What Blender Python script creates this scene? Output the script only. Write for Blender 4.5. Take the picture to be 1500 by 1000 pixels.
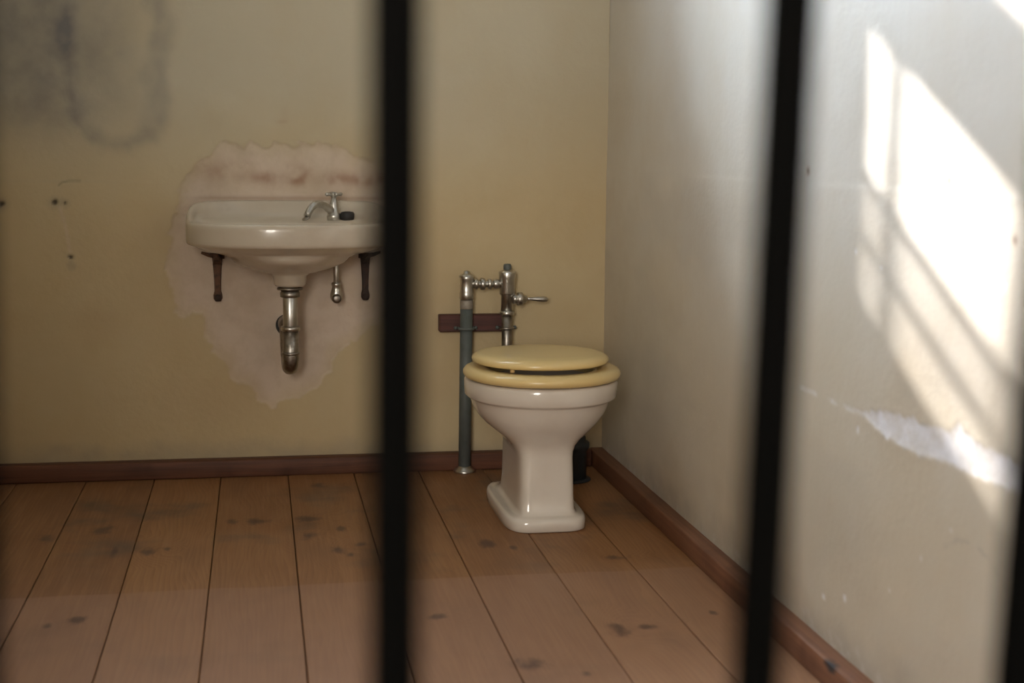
import bpy, bmesh, math, random
import numpy as np
from mathutils import Vector, Matrix

for o in list(bpy.data.objects):
    bpy.data.objects.remove(o, do_unlink=True)
scene = bpy.context.scene
COL = scene.collection

# ------------------------------------------------------------------ camera
D = 4.379          # back wall plane (y)
W = 1.083          # right wall plane (x)
XL = -0.95         # left wall plane (x)
YF = 0.55          # plane of the cell bars
ZC = 3.0           # ceiling height
cam_d = bpy.data.cameras.new('camera')
cam_d.sensor_width = 36.0
cam_d.lens = 49.99
cam_d.clip_start = 0.02
cam = bpy.data.objects.new('camera', cam_d)
COL.objects.link(cam)
R_ = Vector((0.98449829, -0.17515705, 0.00911764))
U_ = Vector((0.01447165, 0.13292692, 0.99102018))
F_ = Vector((0.17479615, 0.97552573, -0.13340113))
cam.matrix_world = Matrix(((R_.x, U_.x, -F_.x, 0), (R_.y, U_.y, -F_.y, 0), (R_.z, U_.z, -F_.z, 1.0), (0, 0, 0, 1)))
cam_d.dof.use_dof = True
cam_d.dof.focus_distance = 3.9
cam_d.dof.aperture_fstop = 3.0
scene.camera = cam

# ------------------------------------------------------------------ light
vs = scene.view_settings
vs.view_transform = 'Standard'
vs.look = 'None'
vs.gamma = 1.0
vs.use_curve_mapping = False
vs.exposure = 0.2
wd = bpy.data.worlds.new('world')
scene.world = wd
wd.use_nodes = True
wd.node_tree.nodes['Background'].inputs[0].default_value = (0.75, 0.85, 1.0, 1)
wd.node_tree.nodes['Background'].inputs[1].default_value = 0.25

sun_d = bpy.data.lights.new('sun', 'SUN')
sun_d.energy = 24
sun_d.angle = math.radians(0.9)
sun_d.color = (1.0, 0.95, 0.90)
sun = bpy.data.objects.new('sun', sun_d)
COL.objects.link(sun)
sun.rotation_euler = Vector((0.35, -1.0, -0.53)).to_track_quat('-Z', 'Y').to_euler()

# added wide-angle lamp, turned off the sun's line to brighten the right wall
fill_d = bpy.data.lights.new('right_wall_fill_sun', 'SUN')
fill_d.energy = 34.0
fill_d.angle = math.radians(42)
fill_d.color = (0.74, 0.87, 1.0)
halo = bpy.data.objects.new('right_wall_fill_sun', fill_d)
COL.objects.link(halo)
halo.rotation_euler = Vector((0.47, -1.0, -0.50)).to_track_quat('-Z', 'Y').to_euler()

def area(name, loc, direction, sx, sy, power, col):
    l = bpy.data.lights.new(name, 'AREA')
    l.shape = 'RECTANGLE'; l.size = sx; l.size_y = sy; l.energy = power; l.color = col
    o = bpy.data.objects.new(name, l); COL.objects.link(o)
    o.location = loc
    o.rotation_euler = Vector(direction).to_track_quat('-Z', 'Y').to_euler()
    return o
# skylight entering by the cell window, the transom above it and the corridor windows
area('cell_window_skylight', (-0.08, D + 0.10, 2.025), (0, -1, 0), 0.9, 0.5, 46, (0.72, 0.84, 1.0))
area('transom_skylight', (-0.08, D + 0.10, 2.56), (0, -1, 0), 0.9, 0.12, 8, (0.72, 0.84, 1.0))
area('corridor_window_skylight', (-1.05, -2.22, 1.75), (0, 1, 0), 1.0, 1.5, 125, (1.0, 0.93, 0.84))

# ------------------------------------------------------------------ helpers
def tag(o, label=None, cat=None, group=None, kind=None):
    if label: o['label'] = label
    if cat: o['category'] = cat
    if group: o['group'] = group
    if kind: o['kind'] = kind
    return o

def empty(name, loc=(0, 0, 0)):
    o = bpy.data.objects.new(name, None)
    o.empty_display_size = 0.05
    COL.objects.link(o); o.location = loc
    return o

def link(name, me, mat, parent=None):
    o = bpy.data.objects.new(name, me)
    COL.objects.link(o)
    if mat is not None and not me.materials:
        me.materials.append(mat)
    if parent is not None:
        o.parent = parent
        o.matrix_parent_inverse = Matrix.Translation(parent.location).inverted()
    return o

class MB:
    """collects verts / faces in world coordinates and links them as one mesh"""
    def __init__(self): self.v = []; self.f = []; self.s = []
    def add(self, v, f, smooth=True):
        n = len(self.v)
        self.v += [tuple(p) for p in v]
        self.f += [tuple(i + n for i in q) for q in f]
        self.s += [smooth] * len(f)
        return self
    def box(self, x0, x1, y0, y1, z0, z1, bev=0.0, seg=1):
        if bev <= 0:
            v = [(x, y, z) for x in (x0, x1) for y in (y0, y1) for z in (z0, z1)]
            f = [(0, 1, 3, 2), (4, 6, 7, 5), (0, 4, 5, 1), (2, 3, 7, 6), (0, 2, 6, 4), (1, 5, 7, 3)]
            return self.add(v, f, False)
        bm = bmesh.new()
        bmesh.ops.create_cube(bm, size=1.0)
        for q in bm.verts:
            q.co = Vector(((x0 + x1) / 2 + q.co.x * (x1 - x0), (y0 + y1) / 2 + q.co.y * (y1 - y0), (z0 + z1) / 2 + q.co.z * (z1 - z0)))
        bmesh.ops.bevel(bm, geom=bm.edges[:], offset=bev, segments=seg, profile=0.5, affect='EDGES')
        bm.verts.index_update()
        self.add([q.co[:] for q in bm.verts], [[q.index for q in f.verts] for f in bm.faces], seg > 1)
        bm.free()
        return self
    def loft(self, rings, cap0=True, cap1=True, smooth=True):
        m = len(rings[0]); v = [p for r in rings for p in r]; f = []
        for i in range(len(rings) - 1):
            for j in range(m):
                k = (j + 1) % m
                f.append((i * m + j, i * m + k, (i + 1) * m + k, (i + 1) * m + j))
        if cap0: f.append(tuple(range(m - 1, -1, -1)))
        if cap1: f.append(tuple((len(rings) - 1) * m + j for j in range(m)))
        return self.add(v, f, smooth)
    def lathe(self, prof, origin, axis=(0, 0, 1), seg=28, sx=1.0):
        a = Vector(axis).normalized()
        u = a.orthogonal().normalized()
        if abs(a.z) > 0.9: u = Vector((1, 0, 0))
        w = a.cross(u); o = Vector(origin)
        rings = []
        for r, h in prof:
            rings.append([o + a * h + u * (r * sx * math.cos(2 * math.pi * j / seg)) + w * (r * math.sin(2 * math.pi * j / seg)) for j in range(seg)])
        return self.loft(rings)
    def tube(self, pts, rad, seg=16):
        pts = [Vector(p) for p in pts]
        if not hasattr(rad, '__len__'): rad = [rad] * len(pts)
        t0 = (pts[1] - pts[0]).normalized(); n = t0.orthogonal().normalized(); rings = []
        for i, p in enumerate(pts):
            t = (pts[min(i + 1, len(pts) - 1)] - pts[max(i - 1, 0)]).normalized()
            n = (n - t * n.dot(t)).normalized(); b = t.cross(n)
            rings.append([p + (n * math.cos(2 * math.pi * j / seg) + b * math.sin(2 * math.pi * j / seg)) * rad[i] for j in range(seg)])
        return self.loft(rings)
    def build(self, name, mat, parent=None, sub=0):
        me = bpy.data.meshes.new(name)
        me.from_pydata(self.v, [], self.f)
        bm = bmesh.new(); bm.from_mesh(me)
        bmesh.ops.recalc_face_normals(bm, faces=bm.faces); bm.to_mesh(me); bm.free()
        me.polygons.foreach_set('use_smooth', self.s)
        o = link(name, me, mat, parent)
        if sub:
            m = o.modifiers.new('sub', 'SUBSURF'); m.levels = sub; m.render_levels = sub
        return o

def fillet(pts, r, n=8):
    """round the corners of a polyline"""
    pts = [Vector(p) for p in pts]; out = [pts[0]]
    for i in range(1, len(pts) - 1):
        a = (pts[i - 1] - pts[i]); b = (pts[i + 1] - pts[i])
        q = min(r, a.length * 0.49, b.length * 0.49)
        a.normalize(); b.normalize()
        p0 = pts[i] + a * q; p2 = pts[i] + b * q
        for k in range(n + 1):
            t = k / n
            out.append(p0 * (1 - t) ** 2 + pts[i] * 2 * t * (1 - t) + p2 * t * t)
    out.append(pts[-1])
    return out

# numpy value noise
def vnoise(x, y, seed):
    rs = np.random.RandomState(seed); T = rs.rand(256, 256)
    xi = np.floor(x).astype(int); yi = np.floor(y).astype(int)
    fx = x - xi; fy = y - yi
    fx = fx * fx * (3 - 2 * fx); fy = fy * fy * (3 - 2 * fy)
    a = T[xi % 256, yi % 256]; b = T[(xi + 1) % 256, yi % 256]; c = T[xi % 256, (yi + 1) % 256]; d = T[(xi + 1) % 256, (yi + 1) % 256]
    return (a * (1 - fx) + b * fx) * (1 - fy) + (c * (1 - fx) + d * fx) * fy
def fbm(x, y, s, seed, octv=4):
    o = 0; amp = 0.5; tot = 0
    for k in range(octv):
        o = o + amp * vnoise(x * s, y * s, seed + k); tot += amp
        amp *= 0.5; s *= 2.03
    return o / tot
def sst(a, b, x):
    t = np.clip((x - a) / (b - a), 0, 1); return t * t * (3 - 2 * t)
def poly_sdf(px, py, poly):
    """signed distance to polygon, negative inside"""
    d = np.full(px.shape, 1e9); ins = np.zeros(px.shape, bool); n = len(poly)
    for i in range(n):
        ax, ay = poly[i]; bx, by = poly[(i + 1) % n]
        ex, ey = bx - ax, by - ay
        t = np.clip(((px - ax) * ex + (py - ay) * ey) / (ex * ex + ey * ey + 1e-12), 0, 1)
        d = np.minimum(d, np.hypot(px - ax - t * ex, py - ay - t * ey))
        c = (ay > py) != (by > py)
        xx = ax + (py - ay) * ex / (ey if abs(ey) > 1e-9 else 1e-9)
        ins ^= c & (px < xx)
    return np.where(ins, -d, d)
def line_dist(px, py, pts):
    d = np.full(px.shape, 1e9)
    for (ax, ay), (bx, by) in zip(pts[:-1], pts[1:]):
        ex, ey = bx - ax, by - ay
        t = np.clip(((px - ax) * ex + (py - ay) * ey) / (ex * ex + ey * ey + 1e-12), 0, 1)
        d = np.minimum(d, np.hypot(px - ax - t * ex, py - ay - t * ey))
    return d

# ------------------------------------------------------------------ materials
class NT:
    def __init__(self, name):
        self.m = bpy.data.materials.new(name); self.m.use_nodes = True
        self.t = self.m.node_tree; self.n = self.t.nodes; self.b = self.n['Principled BSDF']
    def new(self, typ, **kw):
        q = self.n.new(typ)
        for k, v in kw.items(): setattr(q, k, v)
        return q
    def put(self, sock, val):
        if isinstance(val, bpy.types.NodeSocket): self.t.links.new(val, sock)
        elif val is not None: sock.default_value = val
    def math(self, op, a, b=None, c=None, clamp=False):
        q = self.new('ShaderNodeMath', operation=op, use_clamp=clamp)
        self.put(q.inputs[0], a); self.put(q.inputs[1], b)
        if c is not None: self.put(q.inputs[2], c)
        return q.outputs[0]
    def vmath(self, op, a, b=None, c=None):
        q = self.new('ShaderNodeVectorMath', operation=op)
        self.put(q.inputs[0], a); self.put(q.inputs[1], b)
        if c is not None: self.put(q.inputs[2], c)
        return q.outputs['Value'] if op in ('LENGTH', 'DISTANCE', 'DOT_PRODUCT') else q.outputs[0]
    def mix(self, fac, a, b, mode='MIX'):
        q = self.new('ShaderNodeMix', data_type='RGBA', blend_type=mode)
        self.put(q.inputs[0], fac); self.put(q.inputs[6], a); self.put(q.inputs[7], b)
        return q.outputs[2]
    def noise(self, vec, scale, detail=3.0, rough=0.55, dist=0.0):
        q = self.new('ShaderNodeTexNoise')
        self.put(q.inputs['Vector'], vec); q.inputs['Scale'].default_value = scale
        q.inputs['Detail'].default_value = detail; q.inputs['Roughness'].default_value = rough; q.inputs['Distortion'].default_value = dist
        return q.outputs['Fac']
    def maprange(self, v, a, b, c=0.0, d=1.0, smooth=True):
        q = self.new('ShaderNodeMapRange', interpolation_type='SMOOTHSTEP' if smooth else 'LINEAR')
        self.put(q.inputs[0], v); q.inputs[1].default_value = a; q.inputs[2].default_value = b; q.inputs[3].default_value = c; q.inputs[4].default_value = d
        return q.outputs[0]
    def bump(self, h, strength=0.3, dist=0.01):
        q = self.new('ShaderNodeBump'); q.inputs['Strength'].default_value = strength; q.inputs['Distance'].default_value = dist
        self.put(q.inputs['Height'], h); self.put(self.b.inputs['Normal'], q.outputs[0])
    def pos(self): return self.new('ShaderNodeNewGeometry').outputs['Position']
    def out(self, col=None, rough=0.5, metal=0.0, spec=None, coat=None):
        self.put(self.b.inputs['Base Color'], col); self.put(self.b.inputs['Roughness'], rough); self.put(self.b.inputs['Metallic'], metal)
        if spec is not None: self.put(self.b.inputs['Specular IOR Level'], spec)
        if coat is not None: self.put(self.b.inputs['Coat Weight'], coat)
        return self.m
def c4(r, g, b): return (r, g, b, 1.0)

def mat_wall(name, right):
    k = NT(name); P = k.pos()
    at = k.new('ShaderNodeVertexColor', layer_name='paint')
    sep = k.new('ShaderNodeSeparateColor'); k.put(sep.inputs[0], at.outputs[0])
    R, G, B = sep.outputs[0], sep.outputs[1], sep.outputs[2]; A = at.outputs['Alpha']
    sx = k.new('ShaderNodeSeparateXYZ'); k.put(sx.inputs[0], P)
    z = sx.outputs[2]
    n1 = k.noise(P, 2.2, 4, 0.6); n2 = k.noise(P, 9.0, 4, 0.6)
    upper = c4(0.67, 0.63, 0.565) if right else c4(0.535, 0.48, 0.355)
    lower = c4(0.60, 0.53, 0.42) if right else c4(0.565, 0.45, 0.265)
    col = k.mix(k.maprange(z, 0.75 if not right else 0.35, 1.25 if not right else 1.05), lower, upper)
    col = k.mix(k.maprange(n1, 0.35, 0.7, 0.0, 0.45), col, k.mix(1.0, col, c4(0.90, 0.82, 0.70), 'MULTIPLY'))
    col = k.mix(k.maprange(n2, 0.45, 0.75, 0.0, 0.22), col, k.mix(1.0, col, c4(1.08, 1.1, 1.15), 'MULTIPLY'))
    # grey mould / soot
    col = k.mix(G, col, c4(0.19, 0.175, 0.17))
    # bare plaster
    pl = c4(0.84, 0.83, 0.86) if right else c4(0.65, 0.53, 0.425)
    pl2 = k.mix(k.maprange(k.noise(P, 14, 4, 0.6), 0.35, 0.7), pl, k.mix(1.0, pl, c4(0.88, 0.86, 0.82), 'MULTIPLY'))
    col = k.mix(R, col, pl2)
    # rust
    col = k.mix(B, col, c4(0.33, 0.18, 0.11))
    # holes
    col = k.mix(A, col, c4(0.035, 0.025, 0.02))
    k.bump(k.noise(P, 60, 4, 0.6), 0.12, 0.01)
    return k.out(col, k.maprange(n2, 0.3, 0.7, 0.42, 0.6), 0, 0.35)

KNOTS = [(0.568, 3.497, .022, .05), (0.625, 3.451, .010, .02), (-0.016, 3.806, .035, .035), (-0.08, 3.808, .02, .03), (-0.276, 3.551, .022, .035),
         (-0.364, 3.569, .008, .04), (-0.236, 3.569, .012, .02), (-0.392, 3.037, .020, .028), (-0.449, 3.005, .010, .015), (0.121, 3.808, .032, .035), (0.124, 3.634, .03, .04),
         (0.206, 3.69, .014, .03), (0.186, 3.49, .020, .04), (0.249, 3.537, .022, .022), (0.217, 3.442, .012, .02), (0.739, 2.805, .026, .04), (0.808, 2.816, .024, .016),
         (0.512, 2.621, .032, .035), (0.612, 2.569, .012, .016), (0.86, 3.33, .028, .02), (0.969, 2.883, .010, .014),
         (0.374, 2.944, .022, .022), (-0.415, 3.779, .03, .05), (-0.542, 3.697, .028, .04), (0.17, 4.2, .03, .03)]
def mat_planks():
    k = NT('floor_plank_wood'); P = k.pos()
    oi = k.new('ShaderNodeObjectInfo'); rnd = oi.outputs['Random']
    sep = k.new('ShaderNodeSeparateXYZ'); k.put(sep.inputs[0], P)
    d = None
    nz = k.noise(k.vmath('MULTIPLY', P, (1.0, 0.6, 1.0)), 26, 3, 0.55)
    for (x, y, a, b) in KNOTS:
        v = k.vmath('SUBTRACT', P, (x, y, 0.0)); v = k.vmath('MULTIPLY', v, (1 / a, 1 / b, 0.0)); q = k.vmath('LENGTH', v)
        d = q if d is None else k.math('MINIMUM', d, q)
    dn = k.math('ADD', d, k.math('MULTIPLY', k.math('SUBTRACT', nz, 0.5), 3.0))
    knot = k.maprange(dn, 0.1, 1.35, 1.0, 0.0)
    halo = k.maprange(d, 0.8, 4.5, 1.0, 0.0)
    # grain runs along y, opens around the knots
    off = k.math('MULTIPLY', rnd, 37.0)
    comb = k.new('ShaderNodeCombineXYZ')
    warp = k.noise(k.vmath('MULTIPLY', P, (3.0, 0.7, 1.0)), 1.6, 2, 0.5)
    gx = k.math('ADD', k.math('ADD', sep.outputs[0], off), k.math('ADD', k.math('MULTIPLY', halo, 0.07), k.math('MULTIPLY', warp, 0.16)))
    k.put(comb.inputs[0], gx); k.put(comb.inputs[1], k.math('MULTIPLY', sep.outputs[1], 0.05))
    wv = k.new('ShaderNodeTexWave', wave_type='BANDS', bands_direction='X', wave_profile='SAW')
    k.put(wv.inputs['Vector'], comb.outputs[0]); wv.inputs['Scale'].default_value = 26; wv.inputs['Distortion'].default_value = 2.2
    wv.inputs['Detail'].default_value = 2; wv.inputs['Detail Scale'].default_value = 1.5
    fine = k.noise(k.vmath('MULTIPLY', P, (140.0, 3.5, 1.0)), 1.0, 3, 0.6)
    broad = k.noise(k.vmath('MULTIPLY', P, (7.0, 1.6, 1.0)), 1.0, 3, 0.6)
    base = k.mix(rnd, c4(0.330, 0.160, 0.064), c4(0.215, 0.100, 0.042))
    base = k.mix(k.math('MULTIPLY', wv.outputs['Fac'], 0.62), base, c4(0.215, 0.095, 0.040))
    base = k.mix(k.maprange(fine, 0.4, 0.7, 0, 0.4), base, c4(0.37, 0.195, 0.085))
    base = k.mix(k.maprange(broad, 0.45, 0.8, 0, 0.5), base, c4(0.20, 0.105, 0.055))
    # paler worn boards towards the bars, oiled strip along the back wall
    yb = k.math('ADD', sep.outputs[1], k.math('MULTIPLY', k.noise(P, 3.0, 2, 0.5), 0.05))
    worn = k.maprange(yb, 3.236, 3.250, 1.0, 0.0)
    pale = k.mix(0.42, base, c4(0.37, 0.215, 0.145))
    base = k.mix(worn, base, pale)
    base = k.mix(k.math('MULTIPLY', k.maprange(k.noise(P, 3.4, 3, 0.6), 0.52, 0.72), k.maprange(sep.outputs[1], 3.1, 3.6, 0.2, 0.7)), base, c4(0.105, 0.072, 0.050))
    base = k.mix(k.math('MULTIPLY', knot, 0.8), base, c4(0.085, 0.045, 0.032))
    k.bump(k.math('ADD', k.math('MULTIPLY', wv.outputs['Fac'], 0.5), fine), 0.12, 0.004)
    return k.out(base, k.maprange(broad, 0.3, 0.7, 0.42, 0.6), 0, 0.35)

def mat_board(name, a, b, axis, knot=None):
    k = NT(name); P = k.pos()
    sc = (3.0, 90.0, 90.0) if axis == 'x' else (90.0, 3.0, 90.0)
    g = k.noise(k.vmath('MULTIPLY', P, sc), 1.0, 4, 0.6, 0.4)
    n = k.noise(P, 5.0, 3, 0.6)
    col = k.mix(k.maprange(g, 0.3, 0.7), a, b)
    col = k.mix(k.maprange(n, 0.5, 0.75, 0, 0.6), col, k.mix(1.0, col, c4(0.45, 0.42, 0.42), 'MULTIPLY'))
    if knot:
        v = k.vmath('MULTIPLY', k.vmath('SUBTRACT', P, knot), (40, 28, 60))
        dd = k.math('ADD', k.vmath('LENGTH', v), k.math('MULTIPLY', k.math('SUBTRACT', k.noise(P, 40, 2), 0.5), 1.0))
        col = k.mix(k.maprange(dd, 0.3, 1.0, 1.0, 0.0), col, c4(0.03, 0.025, 0.025))
    k.bump(g, 0.2, 0.004)
    return k.out(col, 0.55, 0, 0.3)

def mat_plain(name, col, rough, metal=0.0, var=None, vscale=8.0, vamt=0.5, bump=0.0, bscale=80, coat=None, spec=None):
    k = NT(name); P = k.pos(); c = c4(*col)
    if var is not None:
        c = k.mix(k.maprange(k.noise(P, vscale, 4, 0.6), 0.42, 0.68, 0, vamt), c, c4(*var))
    if bump: k.bump(k.noise(P, bscale, 3, 0.6), bump, 0.003)
    return k.out(c, rough, metal, spec, coat)

M_WB = mat_wall('ochre_painted_plaster', False)
M_WR = mat_wall('pale_painted_plaster', True)
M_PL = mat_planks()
M_SUB = mat_plain('dark_subfloor', (0.02, 0.013, 0.01), 0.9, var=(0.03, 0.02, 0.015))
M_BBB = mat_board('red_brown_baseboard', c4(0.15, 0.060, 0.033), c4(0.095, 0.040, 0.024), 'x')
M_BBR = mat_board('brown_baseboard', c4(0.25, 0.115, 0.062), c4(0.18, 0.078, 0.043), 'y', (1.040, 2.409, 0.05))
M_BOARD = mat_board('dark_red_board', c4(0.115, 0.042, 0.033), c4(0.065, 0.027, 0.022), 'x')
M_CEIL = mat_plain('ceiling_paint', (0.55, 0.53, 0.48), 0.7, var=(0.5, 0.47, 0.4))
M_CONC = mat_plain('corridor_concrete', (0.28, 0.25, 0.22), 0.7, var=(0.2, 0.18, 0.16))
M_CORR = mat_plain('corridor_paint', (0.45, 0.40, 0.32), 0.6, var=(0.4, 0.35, 0.28))
M_PORC = mat_plain('white_porcelain', (0.70, 0.635, 0.56), 0.16, var=(0.64, 0.57, 0.49), vscale=6, vamt=0.6, spec=0.5, coat=0.35)
M_SINK = mat_plain('cream_porcelain', (0.58, 0.505, 0.405), 0.20, var=(0.49, 0.405, 0.315), vscale=7, vamt=0.6, spec=0.5, coat=0.3)
M_SEAT = mat_plain('yellowed_seat_plastic', (0.76, 0.58, 0.275), 0.26, var=(0.70, 0.50, 0.20), vscale=5, spec=0.5, coat=0.3)
M_RUB = mat_plain('bumper_rubber', (0.62, 0.42, 0.18), 0.6, var=(0.5, 0.35, 0.15))
M_CHR = mat_plain('aged_chrome', (0.60, 0.585, 0.55), 0.30, 1.0, var=(0.42, 0.40, 0.36), vscale=30, vamt=0.7)
M_DCHR = mat_plain('tarnished_metal', (0.36, 0.335, 0.30), 0.36, 1.0, var=(0.19, 0.165, 0.14), vscale=40, vamt=0.8)
M_PIPE = mat_plain('grey_green_pipe_paint', (0.105, 0.118, 0.112), 0.5, var=(0.075, 0.09, 0.075), vscale=18, vamt=0.9, bump=0.1)
M_PRIM = mat_plain('scraped_pipe_thread', (0.34, 0.30, 0.25), 0.55, 0.3, var=(0.2, 0.17, 0.13), vscale=60)
M_IRON = mat_plain('black_cast_iron', (0.035, 0.042, 0.047), 0.5, var=(0.025, 0.03, 0.032), vscale=20, bump=0.15)
M_RUST = mat_plain('rusty_iron', (0.15, 0.075, 0.042), 0.75, 0.2, var=(0.045, 0.032, 0.028), vscale=45, vamt=0.95, bump=0.3)
M_RUST2 = mat_plain('dark_rusty_iron', (0.055, 0.035, 0.028), 0.75, 0.2, var=(0.10, 0.05, 0.03), vscale=45, vamt=0.8, bump=0.3)
M_BLK = mat_plain('black_bar_paint', (0.0018, 0.0018, 0.0016), 0.7, var=(0.0025, 0.0022, 0.002), vscale=50, bump=0.1, spec=0.03)
M_DARK = mat_plain('matte_black', (0.02, 0.018, 0.017), 0.6, var=(0.03, 0.027, 0.025))

# ------------------------------------------------------------------ the setting
def wall_mesh(name, mat, slabs, gu, gv, disp, cols, fn):
    """slabs (boxes) plus a fine relief panel; fn(u, v, d) gives world coordinates"""
    b = MB()
    for s in slabs: b.box(*s)
    n0 = len(b.v); nu, nv = gu.shape
    xyz = fn(gu, gv, disp).reshape(-1, 3)
    idx = np.arange(nu * nv).reshape(nu, nv) + n0
    q = np.stack([idx[:-1, :-1], idx[1:, :-1], idx[1:, 1:], idx[:-1, 1:]], -1).reshape(-1, 4)
    me = bpy.data.meshes.new(name)
    me.from_pydata(b.v + xyz.tolist(), [], [list(f) for f in b.f] + q.tolist())
    sm = np.ones(len(me.polygons), bool); sm[:len(b.f)] = False
    me.polygons.foreach_set('use_smooth', sm)
    a = me.color_attributes.new('paint', 'FLOAT_COLOR', 'POINT')
    full = np.zeros((len(me.vertices), 4)); full[n0:] = cols.reshape(-1, 4)
    a.data.foreach_set('color', full.ravel().astype(np.float32))
    me.update()
    return tag(link(name, me, mat), kind='structure')

# back wall ---------------------------------------------------------
PATCH = [(-0.232, 0.828), (-0.228, 0.893), (-0.198, 0.934), (-0.153, 0.979), (-0.117, 0.987), (-0.088, 1.016), (-0.052, 1.004), (-0.016, 1.025), (0.038, 1.001), (0.11, 1.01), (0.161, 1.022), (0.208, 1.029), (0.263, 1.007), (0.294, 0.983), (0.352, 0.962), (0.408, 0.909), (0.429, 0.83), (0.423, 0.725), (0.414, 0.619), (0.401, 0.514), (0.365, 0.467), (0.312, 0.421), (0.242, 0.379), (0.219, 0.313), (0.177, 0.274), (0.122, 0.241), (0.072, 0.229), (0.051, 0.201), (0.001, 0.22), (-0.031, 0.265), (-0.082, 0.304), (-0.112, 0.372), (-0.141, 0.415), (-0.171, 0.486), (-0.239, 0.493), (-0.248, 0.541), (-0.26, 0.624), (-0.249, 0.767)]
st = 0.005
gx, gz = np.meshgrid(np.arange(XL, W + 1e-6, (W - XL) / 406), np.linspace(0, 1.6, 321), indexing='ij')
wob = (fbm(gx, gz, 14, 3) - 0.5) * 0.055 + (fbm(gx, gz, 55, 9, 2) - 0.5) * 0.018
sd = poly_sdf(gx, gz, PATCH) + wob
patch = sst(0.004, -0.004, sd) * (0.62 + 0.38 * sst(0.0, -0.05, sd))
patch *= np.where(gz > 0.86, 1.05 - 0.45 * fbm(gx, gz, 18, 31), 0.80 + 0.2 * fbm(gx, gz, 9, 5))
edge = np.exp(-(sd / 0.004) ** 2)
# soot: a hanging U shaped tide mark and a cloud at the left
U = [(-0.277, 1.62), (-0.277, 1.426), (-0.28, 1.308), (-0.276, 1.17), (-0.285, 1.09), (-0.314, 1.034), (-0.37, 1.005), (-0.438, 1.004), (-0.486, 1.028), (-0.52, 1.067), (-0.535, 1.185), (-0.54, 1.62)]
ud = line_dist(gx, gz, U) + (fbm(gx, gz, 9, 41) - 0.5) * 0.07 + 0.02 * sst(-.45, -.53, gx)
soot = 0.30 * sst(0.055, 0.0, ud) + 0.12 * sst(-0.29, -0.36, gx) * sst(1.0, 1.12, gz)
soot += 0.34 * sst(-0.40, -0.56, gx + (fbm(gx, gz, 6, 43) - .5) * .22) * sst(0.93, 1.22, gz + (fbm(gx, gz, 7, 44) - .5) * .14)
soot += 0.20 * sst(0.14, 0.0, np.hypot((gx + 0.46), (gz - 1.30) * 0.5))
soot *= 0.90 + 0.9 * fbm(gx, gz, 26, 47)
# dirt above the skirting
soot += 0.30 * sst(0.12, 0.055, gz + (fbm(gx, gz, 11, 51) - .5) * .08) * (0.4 + 0.9 * fbm(gx, gz, 20, 52))
soot += 0.12 * edge * fbm(gx, gz, 30, 53)
soot += 0.22 * np.exp(-((gz - 0.897) / 0.003) ** 2) * sst(-0.36, -0.5, gx) * fbm(gx, gz, 20, 57)
rust = np.zeros_like(gx)
in_s = sst(-0.22, -0.14, gx) * sst(0.42, 0.36, gx)
wv = (fbm(gx, gz * 0, 9, 61) - 0.5) * 0.035
rust += 0.50 * np.exp(-((gz - 0.908 - wv) / 0.020) ** 2) * in_s * (0.45 + 1.0 * sst(.35, .7, fbm(gx, gz, 22, 62))) * (0.45 + 0.55 * sst(-.05, .05, gx))
rust += 0.40 * np.exp(-((gz - 0.93 - wv) / 0.03) ** 2) * in_s * sst(.45, .7, fbm(gx, gz, 16, 63))
rust += 0.45 * np.exp(-((gz - 0.849) / 0.006) ** 2) * in_s
rust += 0.22 * np.exp(-((gx - 0.076) / 0.018) ** 2 - ((gz - 1.078) / 0.006) ** 2) + 0.10 * np.exp(-((gx - 0.085) / 0.014) ** 2 - ((gz - 1.10) / 0.03) ** 2)
rust += 0.30 * sst(.5, .75, fbm(gx, gz, 34, 66)) * np.exp(-((gx + .01) / 0.055) ** 2 - ((gz - 0.605 - .2 * (gx + .01) * -1) / 0.03) ** 2)
rust += 0.08 * sst(0.5, 0.8, fbm(gx, gz, 4, 67)) * sst(1.0, 0.7, gz)
hole = np.zeros_like(gx)
for hx, hz, hr in ((-0.589, 0.835, .012), (-0.560, 0.833, .009), (-0.549, 0.672, .008), (-0.738, 0.83, .012)):
    dd = np.hypot(gx - hx, gz - hz) + (fbm(gx, gz, 90, 71, 2) - .5) * .008
    hole = np.maximum(hole, 0.85 * sst(hr, hr * 0.35, dd))
    soot += 0.22 * sst(hr * 2.4, hr * .8, dd)
arc = line_dist(gx, gz, [(-0.575, 0.886), (-0.566, 0.893), (-0.548, 0.898), (-0.513, 0.898)])
hole = np.maximum(hole, 0.33 * sst(0.005, 0.0, arc))
soot += 0.25 * sst(.02, .008, np.hypot(gx + .546, gz - .646))
scar = line_dist(gx, gz, [(-0.575, 0.82), (-0.56, 0.767), (-0.549, 0.69)]) + (fbm(gx, gz, 30, 77) - .5) * .012
scr = 0.42 * sst(0.008, 0.0, scar) + 0.35 * sst(.004, 0, line_dist(gx, gz, [(-.565, .612), (-.535, .613)]))
patchR = np.clip(np.maximum(patch, scr), 0, 1)
disp = 0.0022 * (fbm(gx, gz, 3.5, 81) - .5) + 0.0012 * (fbm(gx, gz, 18, 82) - .5)
disp += -0.0025 * sst(0.004, -0.004, sd) * (0.5 + fbm(gx, gz, 25, 83)) + 0.0012 * edge - 0.006 * hole * (hole > .4)
disp += 0.0012 * sst(0.898, 0.894, gz) * sst(-.25, -.35, gx)
cols = np.stack([patchR, np.clip(soot, 0, 1), np.clip(rust, 0, 1), np.clip(hole, 0, 1)], -1)
T = 0.08
WX0, WX1 = -0.55, 0.396
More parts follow.
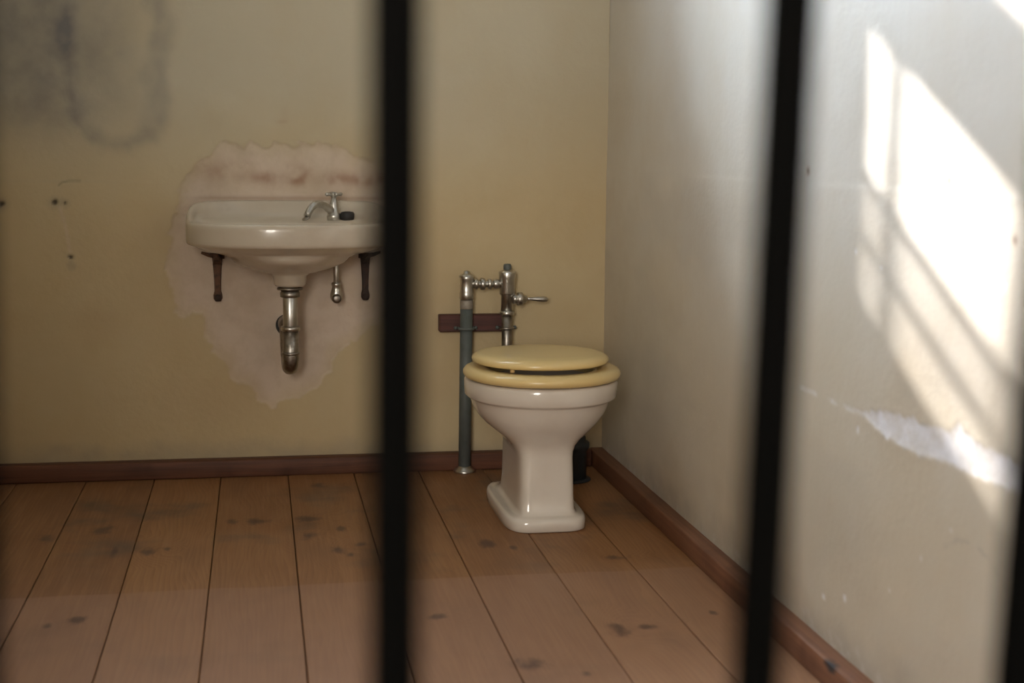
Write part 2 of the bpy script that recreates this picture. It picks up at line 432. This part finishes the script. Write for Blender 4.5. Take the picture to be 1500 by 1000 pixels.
b_slabs = [(XL - 0.1, W + 0.1, D + 0.012, D + 0.012 + T, -0.05, 1.6),
           (XL - 0.1, W + 0.1, D, D + T, 1.6, 1.765), (XL - 0.1, WX0, D, D + T, 1.765, 2.285), (WX1, W + 0.1, D, D + T, 1.765, 2.285),
           (XL - 0.1, W + 0.1, D, D + T, 2.285, 2.5), (XL - 0.1, WX0, D, D + T, 2.5, 2.62), (WX1, W + 0.1, D, D + T, 2.5, 2.62), (XL - 0.1, W + 0.1, D, D + T, 2.62, ZC + 0.1)]
wall_mesh('wall_back', M_WB, b_slabs, gx, gz, disp, cols, lambda u, v, d: np.stack([u, D - d, v], -1))

# right wall --------------------------------------------------------
GASH = [(2.40, 0.530), (2.302, 0.55), (2.197, 0.56), (2.176, 0.552), (2.076, 0.56), (2.044, 0.582), (2.027, 0.567), (1.967, 0.563), (1.905, 0.557), (1.80, 0.549), (1.60, 0.545), (1.60, 0.515), (1.847, 0.517), (1.9, 0.511), (1.982, 0.510), (2.082, 0.508), (2.118, 0.505), (2.178, 0.496), (2.204, 0.502), (2.298, 0.507), (2.34, 0.509)]
gy, gz = np.meshgrid(np.linspace(1.3, D, 617), np.linspace(0, 1.6, 321), indexing='ij')
sd = poly_sdf(gy, gz, GASH) + (fbm(gy, gz, 30, 103) - .5) * .016 + (fbm(gy, gz, 90, 104, 2) - .5) * .005
gash = sst(0.003, -0.003, sd) * (0.75 + .25 * sst(.3, .6, fbm(gy, gz, 40, 105)))
lnd = np.abs(gz - 0.527 - .006 * (fbm(gy, gy * 0, 12, 106) - .5)) + (fbm(gy, gz, 50, 107, 2) - .5) * .004
chip = 0.55 * sst(.006, .001, lnd) * sst(2.36, 2.42, gy) * sst(2.95, 2.7, gy) * sst(.42, .6, fbm(gy, gz, 22, 108))
for cy_, cz_, r in ((2.424, 0.496, .010), (2.451, 0.167, .010), (2.547, 0.138, .009), (2.055, 0.406, .007), (2.01, 0.79, .006), (2.2, .86, .005), (1.93, .81, .006), (2.35, .80, .005), (2.26, .24, .006), (2.15, .33, .007), (2.46, .82, .005)):
    chip = np.maximum(chip, 0.8 * sst(r, r * .4, np.hypot((gy - cy_), gz - cz_) + (fbm(gy, gz, 110, 109, 2) - .5) * .008))
# plaster crumbs showing along the skirting
chip = np.maximum(chip, 0.16 * sst(.085, .06, gz + (fbm(gy, gz, 18, 115) - .5) * .06) * sst(.5, .65, fbm(gy, gz, 45, 116)))
soot = 0.34 * sst(0.15, 0.055, gz + (fbm(gy, gz, 9, 110) - .5) * .09) * (.35 + fbm(gy, gz, 20, 111))
soot += 0.35 * np.exp(-(sd / 0.0035) ** 2) * sst(.45, .65, fbm(gy, gz, 45, 112))
crk = line_dist(gy, gz, [(2.07, .372), (2.03, .395), (1.98, .403), (1.93, .392), (1.88, .36)]) + (fbm(gy, gz, 40, 113) - .5) * .008
soot += 0.22 * sst(.004, 0, crk)
soot += 0.10 * sst(.45, .75, fbm(gy * .4, gz, 6, 117)) * sst(1.3, .9, gz)
rust = np.zeros_like(gy); hole = np.zeros_like(gy)
for cy_, cz_, r in ((2.118, 0.958, .008), (2.706, 0.964, .007), (1.905, .877, .006)):
    dd = np.hypot(gy - cy_, gz - cz_)
    hole = np.maximum(hole, .6 * sst(r, r * .3, dd)); rust += .5 * sst(r * 2.2, r * .6, dd)
disp = 0.0040 * (fbm(gy, gz, 2.6, 121) - .5) + 0.0012 * (fbm(gy, gz, 14, 122) - .5)
disp += -0.0012 * sst(0.008, -0.008, sd) * (.6 + .8 * fbm(gy, gz, 30, 123)) + .0006 * np.exp(-(sd / .009) ** 2) - .001 * chip
disp += .0010 * sst(.944, .936, gz)
cols = np.stack([np.clip(np.maximum(gash, chip), 0, 1), np.clip(soot, 0, 1), np.clip(rust, 0, 1), hole], -1)
r_slabs = [(W + 0.012, W + 0.1, 1.3, D, -0.05, 1.6), (W, W + 0.1, 0.35, 1.3, -0.05, 1.6), (W, W + 0.1, 0.35, D, 1.6, ZC + 0.1)]
wall_mesh('wall_right', M_WR, r_slabs, gy, gz, disp, cols, lambda u, v, d: np.stack([W - d, u, v], -1))

def struct(name, boxes, mat):
    b = MB()
    for q in boxes: b.box(*q)
    return tag(b.build(name, mat), kind='structure')
struct('wall_left', [(XL - 0.1, XL, 0.35, D + 0.01, -0.05, ZC + 0.1)], M_WB)
struct('ceiling', [(XL - 0.1, W + 0.1, 0.3, D + T, ZC, ZC + 0.1), (-4, 4, -2.4, 0.3, ZC, ZC + 0.1)], M_CEIL)
# corridor behind the camera: outer wall with one tall window, end walls, slab
wx0, wx1, wz0, wz1 = -1.6, -0.5, 0.95, 2.55
struct('wall_corridor', [(-4, wx0, -2.4, -2.2, -0.05, ZC), (wx1, 4, -2.4, -2.2, -0.05, ZC), (wx0, wx1, -2.4, -2.2, -0.05, wz0), (wx0, wx1, -2.4, -2.2, wz1, ZC)], M_CORR)
struct('wall_corridor_ends', [(-4.1, -4, -2.4, 0.4, -0.05, ZC), (4, 4.1, -2.4, 0.4, -0.05, ZC)], M_CORR)
struct('wall_front_blocker', [(-4, -0.66, 0.46, 0.62, -0.05, ZC), (-0.66, W, 0.46, 0.62, 2.25, ZC),  (W, 4, 0.3, 0.4, -0.05, ZC)], M_CORR)  # left part added to block corridor light from the cell's left side
struct('floor_corridor', [(-4, 4, -2.4, 0.5, -0.05, 0.0)], M_CONC)

floor = struct('floor', [(XL, W, 0.5, D, -0.06, -0.026)], M_SUB)
edges = [XL, -0.920, -0.720, -0.520, -0.3193, -0.1225, 0.0809, 0.2825, 0.4839, 0.6898, 0.8879, W]
meshes = {}
random.seed(4)
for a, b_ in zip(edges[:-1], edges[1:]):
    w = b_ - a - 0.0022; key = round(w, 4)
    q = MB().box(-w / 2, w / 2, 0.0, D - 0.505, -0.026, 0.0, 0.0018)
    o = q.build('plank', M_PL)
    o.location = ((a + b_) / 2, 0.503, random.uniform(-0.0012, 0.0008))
    o.parent = floor
# skirting
BT = 0.0425
bb = MB().box(XL, W - BT - 0.0005, D - BT, D + 0.004, 0.0, 0.0543, 0.005, 2)
tag(bb.build('baseboard_back', M_BBB), kind='structure')
bb = MB().box(W - BT, W + 0.004, 0.6, D - 0.001, 0.0, 0.0543, 0.004, 2)
tag(bb.build('baseboard_right', M_BBR), kind='structure')
bb = MB().box(XL - 0.004, XL + BT, 0.65, D - BT, 0.0, 0.0543, 0.004, 2)
tag(bb.build('baseboard_left', M_BBR), kind='structure')

# barred cell window, high in the back wall
win = tag(empty('window_1', (-0.077, D + 0.04, 1.765)), kind='structure')
for x in (0.3535, 0.195, 0.04, -0.115, -0.27, -0.425):
    MB().tube([(x, D + 0.03, 1.75), (x, D + 0.03, 2.30)], 0.015, 10).build('window_bar', M_BLK, win)
for z in (1.888, 2.0):
    MB().box(WX0, WX1, D + 0.02, D + 0.032, z - 0.011, z + 0.011).build('cross_bar', M_BLK, win)
for i in range(22):  # unseen wires added to dim the sun through the lower window
    z = 1.772 + i * 0.0105
    MB().box(WX0, WX1, D + 0.045, D + 0.049, z - 0.0022, z + 0.0022).build('dimming_wire', M_BLK, win)

# ------------------------------------------------------------------ cell bars in front of the lens
bars = tag(empty('cell_bars', (0.12, YF, 0.0)), 'row of thick black vertical iron bars closing the cell front', 'bars')
for xt, xb in ((-0.575, -0.578), (-0.42, -0.423), (-0.2650, -0.2680), (-0.1051, -0.1095), (0.0527, 0.0517), (0.2103, 0.2050), (0.3322, 0.3252), (0.49, 0.483), (0.645, 0.638), (0.80, 0.793), (0.95, 0.945)):
    s = (xt - xb) / 0.27
    z0, z1 = 0.05, 2.2
    MB().tube([(xb + s * (z0 - 0.785), YF, z0), (xb + s * (z1 - 0.785), YF, z1)], 0.0104, 20).build('bar', M_BLK, bars)
MB().box(-0.655, W, YF - 0.008, YF + 0.008, 0.01, 0.055, 0.002).build('bottom_rail', M_BLK, bars)
MB().box(-0.655, W, YF - 0.008, YF + 0.008, 2.195, 2.24, 0.002).build('top_rail', M_BLK, bars)

# ------------------------------------------------------------------ toilet
CX = 0.748
def sring(z, a, y0, y1, n=2.0, m=96, dz=None, nb=None):
    out = []; my = (y0 + y1) / 2; hy = (y1 - y0) / 2
    for j in range(m):
        t = 2 * math.pi * j / m; c, s = math.cos(t), math.sin(t)
        e = n if s < 0 else (nb or n)
        out.append((CX + a * math.copysign(abs(c) ** (2 / e), c), my + hy * math.copysign(abs(s) ** (2 / e), s), z))
    return out
toilet = tag(empty('toilet', (CX, 3.78, 0)), 'white porcelain pedestal toilet with closed cream lid in the corner', 'toilet')
rings = [sring(0.000, 0.108, 3.578, 4.03, 5), sring(0.004, 0.113, 3.572, 4.03, 5), sring(0.026, 0.113, 3.572, 4.03, 5), sring(0.034, 0.110, 3.576, 4.03, 5), sring(0.038, 0.103, 3.582, 4.025, 5.5),
         sring(0.040, 0.092, 3.587, 4.01, 6), sring(0.044, 0.082, 3.592, 3.97, 7), sring(0.055, 0.0775, 3.597, 3.95, 8), sring(0.09, 0.0755, 3.602, 3.94, 8), sring(0.15, 0.0745, 3.607, 3.94, 8), sring(0.19, 0.0745, 3.609, 3.945, 7),
         sring(0.205, 0.078, 3.607, 3.952, 5.5), sring(0.222, 0.088, 3.601, 3.96, 4.2), sring(0.238, 0.106, 3.590, 3.965, 3.3), sring(0.254, 0.128, 3.576, 3.97, 2.8),
         sring(0.270, 0.148, 3.562, 3.97, 2.45), sring(0.286, 0.163, 3.550, 3.968, 2.3), sring(0.303, 0.175, 3.540, 3.965, 2.2), sring(0.322, 0.184, 3.532, 3.96, 2.12), sring(0.335, 0.188, 3.528, 3.955, 2.1), sring(0.340, 0.191, 3.525, 3.955, 2.1),
         sring(0.343, 0.199, 3.515, 3.955, 2.1), sring(0.348, 0.204, 3.511, 3.955, 2.1), sring(0.385, 0.206, 3.508, 3.955, 2.1), sring(0.391, 0.203, 3.511, 3.95, 2.1), sring(0.393, 0.195, 3.52, 3.945, 2.1),
         sring(0.393, 0.150, 3.565, 3.90, 2.0), sring(0.380, 0.140, 3.575, 3.89, 2.0), sring(0.30, 0.10, 3.62, 3.84, 2.0), sring(0.26, 0.05, 3.67, 3.78, 2.0)]
MB().loft(rings, True, True).build('bowl', M_PORC, toilet)
# horn at the back that takes the flush pipe
MB().tube(fillet([(CX, 3.90, 0.35), (CX, 4.08, 0.345), (CX, 4.12, 0.345)], .02), 0.042, 20).build('inlet_horn', M_PORC, toilet)
def ring_prof(a, y0, y1, prof, n=2.06):
    """closed ring swept: prof = (inset, z)"""
    return [sring(z, a - i, y0 + i, y1 - i, n, 72) for i, z in prof]
sp = [(0.075, 0.396), (0.012, 0.396), (0.004, 0.399), (0.0, 0.406), (0.0, 0.413), (0.005, 0.420), (0.014, 0.424), (0.03, 0.4255), (0.06, 0.424), (0.072, 0.419), (0.076, 0.41), (0.075, 0.396)]
MB().loft(ring_prof(0.2115, 3.499, 3.935, sp), False, False).build('seat', M_SEAT, toilet)
lid = MB()
lp = [(0.12, 0.434), (0.012, 0.4335), (0.003, 0.437), (0.0, 0.443), (0.003, 0.450), (0.012, 0.4555), (0.03, 0.4585), (0.07, 0.460), (0.14, 0.461)]
lid.loft([sring(z, 0.186 - i, 3.553 + i, 3.925 - i, 2.06, 72) for i, z in lp], True, True)
lid.build('lid', M_SEAT, toilet)
for bx, by in ((0.648, 3.605), (0.90, 3.70)):
    MB().lathe([(0.004, 0), (0.0065, 0.001), (0.0065, 0.009), (0.004, 0.010)], (bx, by, 0.4245), seg=12).build('bumper', M_RUB, toilet)
for hx in (-0.07, 0.07):
    MB().box(CX + hx - 0.02, CX + hx + 0.02, 3.90, 3.945, 0.392, 0.448, 0.006, 2).build('hinge', M_SEAT, toilet)

# cast iron soil pipe behind the bowl
soil = tag(empty('soil_pipe', (0.945, 4.17, 0)), 'short dark iron waste pipe on the floor behind the toilet', 'pipe')
MB().lathe([(0.050, 0.0), (0.050, 0.09), (0.054, 0.098), (0.058, 0.104), (0.058, 0.116), (0.054, 0.120), (0.047, 0.121), (0.046, 0.135)], (0.932, 4.17, 0.0), seg=30).build('hub', M_IRON, soil)
MB().tube(fillet([(0.932, 4.17, 0.13), (0.932, 4.17, 0.185), (0.80, 4.05, 0.185), (0.77, 4.0, 0.185)], .06), 0.042, 20).build('elbow', M_IRON, soil)
MB().lathe([(0.062, 0.0), (0.064, 0.002), (0.062, 0.006), (0.052, 0.008)], (0.932, 4.17, 0.0), seg=30).build('floor_collar', M_IRON, soil)

# ------------------------------------------------------------------ flush valve and its pipe
PY = 4.318
fv = tag(empty('flush_valve', (0.757, PY, 0.40)), 'chrome toilet flush valve with a lever, on pipework above the cream lid', 'flush valve')
FX = 0.757; LX = 0.630
def cap(prof, o, ax=(0, 0, 1), name='x', mat=M_CHR, par=fv, seg=24): return MB().lathe(prof, o, ax, seg).build(name, mat, par)
cap([(0.012, 0), (0.023, 0.001), (0.0245, 0.006), (0.0245, 0.048), (0.026, 0.054), (0.027, 0.070), (0.025, 0.074), (0.014, 0.077), (0.012, 0.079)], (FX, PY, 0.555), name='valve_body')
cap([(0.010, 0), (0.0125, 0.002), (0.0125, 0.018), (0.0105, 0.023), (0.004, 0.024)], (FX, PY, 0.628), name='stop_cap', mat=M_PIPE)
cap([(0.0195, 0), (0.0195, 0.062), (0.021, 0.066)], (FX, PY, 0.500), name='lower_body')
cap([(0.016, 0), (0.022, 0.001), (0.0235, 0.004), (0.0235, 0.010), (0.022, 0.013), (0.016, 0.014)], (FX, PY, 0.492), name='coupling_ring')
MB().tube(fillet([(FX, PY, 0.50), (FX, PY, 0.345), (FX - 0.004, 4.122, 0.345)], .05), 0.0165, 18).build('flush_tube', M_DCHR, fv)
# handle
cap([(0.012, 0), (0.016, 0.002), (0.016, 0.012), (0.014, 0.014), (0.020, 0.016), (0.021, 0.020), (0.021, 0.030), (0.018, 0.033), (0.013, 0.035), (0.012, 0.044), (0.008, 0.047)], (FX + 0.016, PY - 0.004, 0.543), (1, 0, -0.02), 'handle_socket')
hb = MB()
hr = [(0.0045, 0.0), (0.0050, 0.012), (0.0065, 0.026), (0.0085, 0.042), (0.0088, 0.056), (0.0070, 0.066), (0.003, 0.071)]
hb.lathe(hr, (FX + 0.058, PY - 0.004, 0.543), (1, 0, -0.03), 16)
hb.build('lever', M_CHR, fv)
# horizontal arm with its unions
ZA = 0.590
MB().tube([(LX, PY, ZA), (FX, PY, ZA)], 0.0105, 16).build('supply_arm', M_CHR, fv)
for x, r, w in ((LX + 0.030, 0.0165, .014), (LX + 0.050, 0.0190, .016), (LX + 0.072, 0.0165, .013), (LX + 0.092, 0.0150, .018)):
    cap([(r * .8, 0), (r, w * .2), (r, w * .8), (r * .8, w)], (x - w / 2, PY, ZA), (1, 0, 0), 'union_nut', seg=18)
cap([(0.019, 0), (0.0225, 0.003), (0.0225, 0.022), (0.0205, 0.026), (0.0205, 0.060), (0.0225, 0.064), (0.0225, 0.074), (0.016, 0.079), (0.010, 0.081), (0.010, 0.088), (0.004, 0.090)], (LX, PY, 0.5415), name='elbow_fitting')

# grey riser pipe
rp = tag(empty('riser_pipe', (LX, PY, 0)), 'grey green upright water pipe left of the toilet, rising from the floor', 'pipe')
MB().lathe([(0.0195, 0), (0.0195, 0.515)], (LX - 0.004, PY, 0.0), (0.008, 0, 1), 22).build('pipe', M_PIPE, rp)
MB().lathe([(0.0195, 0), (0.0205, 0.004), (0.0205, 0.024), (0.0185, 0.028)], (LX, PY, 0.513), seg=22).build('thread', M_PRIM, rp)
MB().lathe([(0.034, 0), (0.035, 0.003), (0.032, 0.009), (0.024, 0.014), (0.020, 0.020)], (LX - 0.004, PY - 0.001, 0.0), seg=26).build('floor_flange', M_CHR, rp)

# wooden backing board with pipe clips
bd = tag(empty('backing_board', (0.66, D, 0.44)), 'short dark red wooden board on the wall behind the pipes', 'board')
MB().box(0.549, 0.768, D - 0.036, D - 0.001, 0.438, 0.492, 0.003).build('plank', M_BOARD, bd)
for x, r, mt in ((LX, 0.0225, M_PIPE), (FX, 0.019, M_DCHR)):
    q = MB()
    pts = []
    for k in range(13):
        t = math.pi * k / 12
        pts.append((x + r * math.cos(t), PY - r * math.sin(t), 0.452))
    q.tube([(x + r + 0.012, D - 0.038, 0.452), (x + r, D - 0.04, 0.452)] + pts + [(x - r, D - 0.04, 0.452), (x - r - 0.012, D - 0.038, 0.452)], 0.0045, 8)
    q.build('pipe_clip', mt, bd)
    for s in (-1, 1):
        MB().lathe([(0.003, 0), (0.006, 0.001), (0.006, 0.005), (0.003, 0.008)], (x + s * (r + 0.009), D - 0.042, 0.452), (0, -1, 0), 10).build('screw', M_PIPE, bd)

# ------------------------------------------------------------------ sink
SX = 0.090
sink = tag(empty('sink', (SX, D, 0.60)), 'old cream wall-hung porcelain sink on rusty brackets', 'sink')
def sr(t):
    t = max(0.0, min(1.0, t)); return t * t * (3 - 2 * t)
def plan(j, m):
    """outer outline of the basin, flat along the wall"""
    t = 2 * math.pi * j / m; c, s = math.cos(t), math.sin(t)
    n = 2.5
    x = 0.295 * math.copysign(abs(c) ** (2 / n), c); y = math.copysign(abs(s) ** (2 / n), s)
    y = 4.215 + (0.262 if y < 0 else 0.175) * y
    if y > 4.28: x *= 1 - 1.6 * (y - 4.28) ** 1.3 if y < 4.36 else 0.94
    return x, min(y, D - 0.002)
m = 96
def outer(s, z, raise_=0.0):
    o = []
    for j in range(m):
        x, y = plan(j, m)
        yy = 4.19 + (y - 4.19) * s if y < 4.19 else (4.19 + (y - 4.19) * (s if s > 1 else (s if y < D - .03 else s)))
        o.append((SX + x * s, yy, z + raise_ * sr((y - 4.12) / 0.22)))
    return o
def ell(a, b, cy, z, n=2.0):
    o = []
    for j in range(m):
        t = 2 * math.pi * j / m; c, s = math.cos(t), math.sin(t)
        o.append((SX + a * math.copysign(abs(c) ** (2 / n), c), cy + b * math.copysign(abs(s) ** (2 / n), s), z))
    return o
rings = [ell(0.034, 0.034, 4.20, 0.598), ell(0.042, 0.042, 4.20, 0.600), ell(0.046, 0.046, 4.20, 0.606), ell(0.049, 0.049, 4.20, 0.630), ell(0.060, 0.056, 4.20, 0.638), ell(0.09, 0.075, 4.195, 0.644),
         ell(0.13, 0.108, 4.19, 0.657), ell(0.16, 0.14, 4.18, 0.672), ell(0.178, 0.160, 4.175, 0.690), outer(0.70, 0.698), outer(0.80, 0.704), outer(0.88, 0.712), outer(0.94, 0.720), outer(0.972, 0.7235), outer(0.985, 0.725), outer(0.995, 0.7285), outer(0.999, 0.734), outer(1.0, 0.742),
         outer(1.0, 0.752), outer(1.0, 0.772, 0.03), outer(0.996, 0.781, 0.045), outer(0.985, 0.787, 0.052), outer(0.965, 0.790, 0.053), outer(0.945, 0.788, 0.050), outer(0.925, 0.783, 0.03), outer(0.90, 0.781, 0.012),
         ell(0.245, 0.137, 4.105, 0.784, 2.2), ell(0.236, 0.129, 4.105, 0.775, 2.2), ell(0.21, 0.115, 4.11, 0.735, 2.1), ell(0.15, 0.10, 4.15, 0.69), ell(0.06, 0.05, 4.18, 0.668), ell(0.025, 0.025, 4.20, 0.664)]
MB().loft(rings, True, True).build('basin', M_SINK, sink)

# single tap with cross handle
fc = tag(empty('faucet', (0.222, 4.285, 0.80)), 'small chrome cross-handle tap on the sink deck', 'faucet')
TX, TY, TZ = 0.224, 4.285, 0.798
MB().lathe([(0.020, -0.012), (0.022, 0.0), (0.021, 0.006), (0.017, 0.012), (0.0145, 0.03), (0.0125, 0.042), (0.0105, 0.050), (0.008, 0.053), (0.008, 0.060)], (TX, TY, TZ), seg=22).build('body', M_CHR, fc)
MB().tube(fillet([(TX, TY, TZ + 0.012), (TX - 0.030, TY - 0.025, TZ + 0.036), (TX - 0.058, TY - 0.05, TZ + 0.040), (TX - 0.074, TY - 0.062, TZ + 0.022), (TX - 0.082, TY - 0.068, TZ + 0.004)], .03, 5), [0.0125] * 2 + [0.0105] * 16 + [0.0105, 0.011], 14).build('spout', M_CHR, fc)
MB().lathe([(0.008, 0), (0.013, 0.002), (0.013, 0.004), (0.009, 0.007)], (TX - 0.083, TY - 0.069, TZ - 0.004), (-.4, -.3, 1), 14).build('spout_tip', M_DCHR, fc)
h = MB()
h.lathe([(0.008, 0.0), (0.010, 0.002), (0.010, 0.012), (0.007, 0.015), (0.003, 0.016)], (TX, TY, TZ + 0.058), seg=16)
for k in range(4):
    a = math.radians(20 + 90 * k); dx, dy = math.cos(a), math.sin(a)
    h.tube([(TX, TY, TZ + 0.065), (TX + dx * 0.014, TY + dy * 0.014, TZ + 0.066), (TX + dx * 0.024, TY + dy * 0.024, TZ + 0.067), (TX + dx * 0.027, TY + dy * 0.027, TZ + 0.067)], [0.004, 0.0045, 0.006, 0.003], 10)
h.build('cross_handle', M_CHR, fc)
MB().lathe([(0.018, -0.014), (0.021, 0.0), (0.021, 0.009), (0.018, 0.014), (0.008, 0.016)], (TX + 0.040, TY - 0.004, TZ), seg=20).build('dark_disc', M_DARK, fc)  # low dark disc beside the tap

# drain with bottle-neck trap
dr = tag(empty('drain_trap', (SX, 4.2, 0.33)), 'chrome drain pipe and curved trap hanging under the sink', 'pipe')
MB().lathe([(0.030, 0.0), (0.038, 0.001), (0.038, 0.006), (0.031, 0.009), (0.029, 0.012)], (SX, 4.20, 0.588), seg=26).build('flange', M_DCHR, dr)
MB().lathe([(0.024, 0), (0.029, 0.002), (0.029, 0.014), (0.0265, 0.016), (0.0265, 0.022)], (SX, 4.20, 0.566), seg=26).build('locknut', M_DCHR, dr)
MB().lathe([(0.021, 0), (0.0215, 0.002), (0.0215, 0.10), (0.020, 0.102)], (SX, 4.20, 0.470), seg=24).build('tailpiece', M_CHR, dr)
MB().lathe([(0.022, 0), (0.028, 0.002), (0.0285, 0.008), (0.028, 0.014), (0.022, 0.016)], (SX, 4.20, 0.466), seg=24).build('slip_nut', M_CHR, dr)
U2 = [(SX, 4.20, 0.47), (SX, 4.20, 0.385)]
for k in range(1, 12):
    t = math.pi * k / 12
    U2.append((SX - 0.004 * k / 12, 4.20 + 0.05 * (1 - math.cos(t)), 0.385 - 0.032 * math.sin(t)))
U2 += [(SX - 0.005, 4.30, 0.385), (SX - 0.006, 4.30, 0.42)]
U2 += [Vector(q) for q in fillet([(SX - 0.006, 4.30, 0.43), (SX - 0.008, 4.30, 0.47), (SX - 0.012, D, 0.47)], .03)]
MB().tube(U2, 0.0235, 22).build('trap_bend', M_DCHR, dr)
MB().lathe([(0.0235, 0), (0.0265, 0.002), (0.0265, 0.007), (0.0235, 0.009)], (SX, 4.20, 0.396), seg=24).build('trap_ring', M_DCHR, dr)
MB().lathe([(0.033, 0.0), (0.033, 0.004), (0.028, 0.014), (0.024, 0.016)], (SX - 0.008, D - 0.002, 0.463), (0, -1, 0), 26).build('wall_flange', M_IRON, dr)

# stop valve right of the drain
sv = tag(empty('stop_valve', (0.232, 4.31, 0.55)), 'small chrome water valve under the sink, right of the drain pipe', 'valve')
VX, VY = 0.231, 4.315
MB().tube(fillet([(VX, VY, 0.565), (VX, VY, 0.648), (VX - 0.006, VY + 0.005, 0.692)], .02), 0.0085, 12).build('supply_tube', M_CHR, sv)
MB().lathe([(0.008, 0), (0.015, 0.003), (0.0185, 0.012), (0.0185, 0.022), (0.015, 0.034), (0.0125, 0.046), (0.0145, 0.048), (0.0145, 0.056), (0.009, 0.058)], (VX, VY, 0.541), seg=18).build('valve_body', M_CHR, sv)
MB().tube([(VX, VY, 0.556), (VX, D, 0.556)], 0.009, 12).build('wall_stub', M_DCHR, sv)
MB().lathe([(0.005, 0), (0.013, 0.002), (0.0145, 0.006), (0.013, 0.010), (0.006, 0.012)], (VX, VY - 0.017, 0.551), (0, -1, 0), 18).build('knob', M_DCHR, sv)

# rusty wall brackets
def bracket(x, mat, label, mirror):
    o = tag(empty('sink_bracket', (x, D, 0.54)), label, 'bracket', 'iron brackets under the sink')
    s = -1 if mirror else 1
    q = MB()
    prof = [(0.672, 0.016), (0.650, 0.0135), (0.60, 0.0105), (0.57, 0.010), (0.556, 0.0135), (0.546, 0.0135), (0.538, 0.009)]
    rg = [[(x - w, D + 0.002, z), (x + w, D + 0.002, z), (x + w * .75, D - 0.012, z), (x - w * .75, D - 0.012, z)] for z, w in prof]
    q.loft(rg, True, True, False); q.build('strap', mat, o)
    q = MB()
    ar = [(D, 0.655, 0.014, .008), (4.30, 0.676, 0.007, .006), (4.22, 0.688, 0.006, .005), (4.20, 0.689, 0.004, .004)]
    q.loft([[(x - w, y, z - h_), (x + w, y, z - h_), (x + w, y, z + h_), (x - w, y, z + h_)] for y, z, w, h_ in ar], True, True, False); q.build('arm', mat, o)
    q = MB().tube([(x - s * 0.046, D - 0.012, 0.686), (x - s * 0.025, D - 0.016, 0.679), (x, D - 0.02, 0.676), (x + s * .022, D - .02, .676)], [0.004, 0.006, 0.009, 0.008], 10); q.build('ear', mat, o)
    MB().lathe([(0.004, 0), (0.012, 0.001), (0.013, 0.007), (0.008, 0.012), (0.004, 0.014)], (x + s * .004, D - 0.024, 0.674), (0, -1, 0), 14).build('boss', M_RUST2, o)
    MB().lathe([(0.004, 0), (0.011, 0.001), (0.011, 0.006), (0.006, 0.010)], (x, D - 0.010, 0.549), (0, -1, 0), 14).build('bolt', M_RUST2, o)
bracket(-0.122, M_RUST, 'orange rusty iron bracket under the left end of the sink', False)
bracket(0.324, M_RUST2, 'dark brown iron bracket under the sink beside the black bar', True)
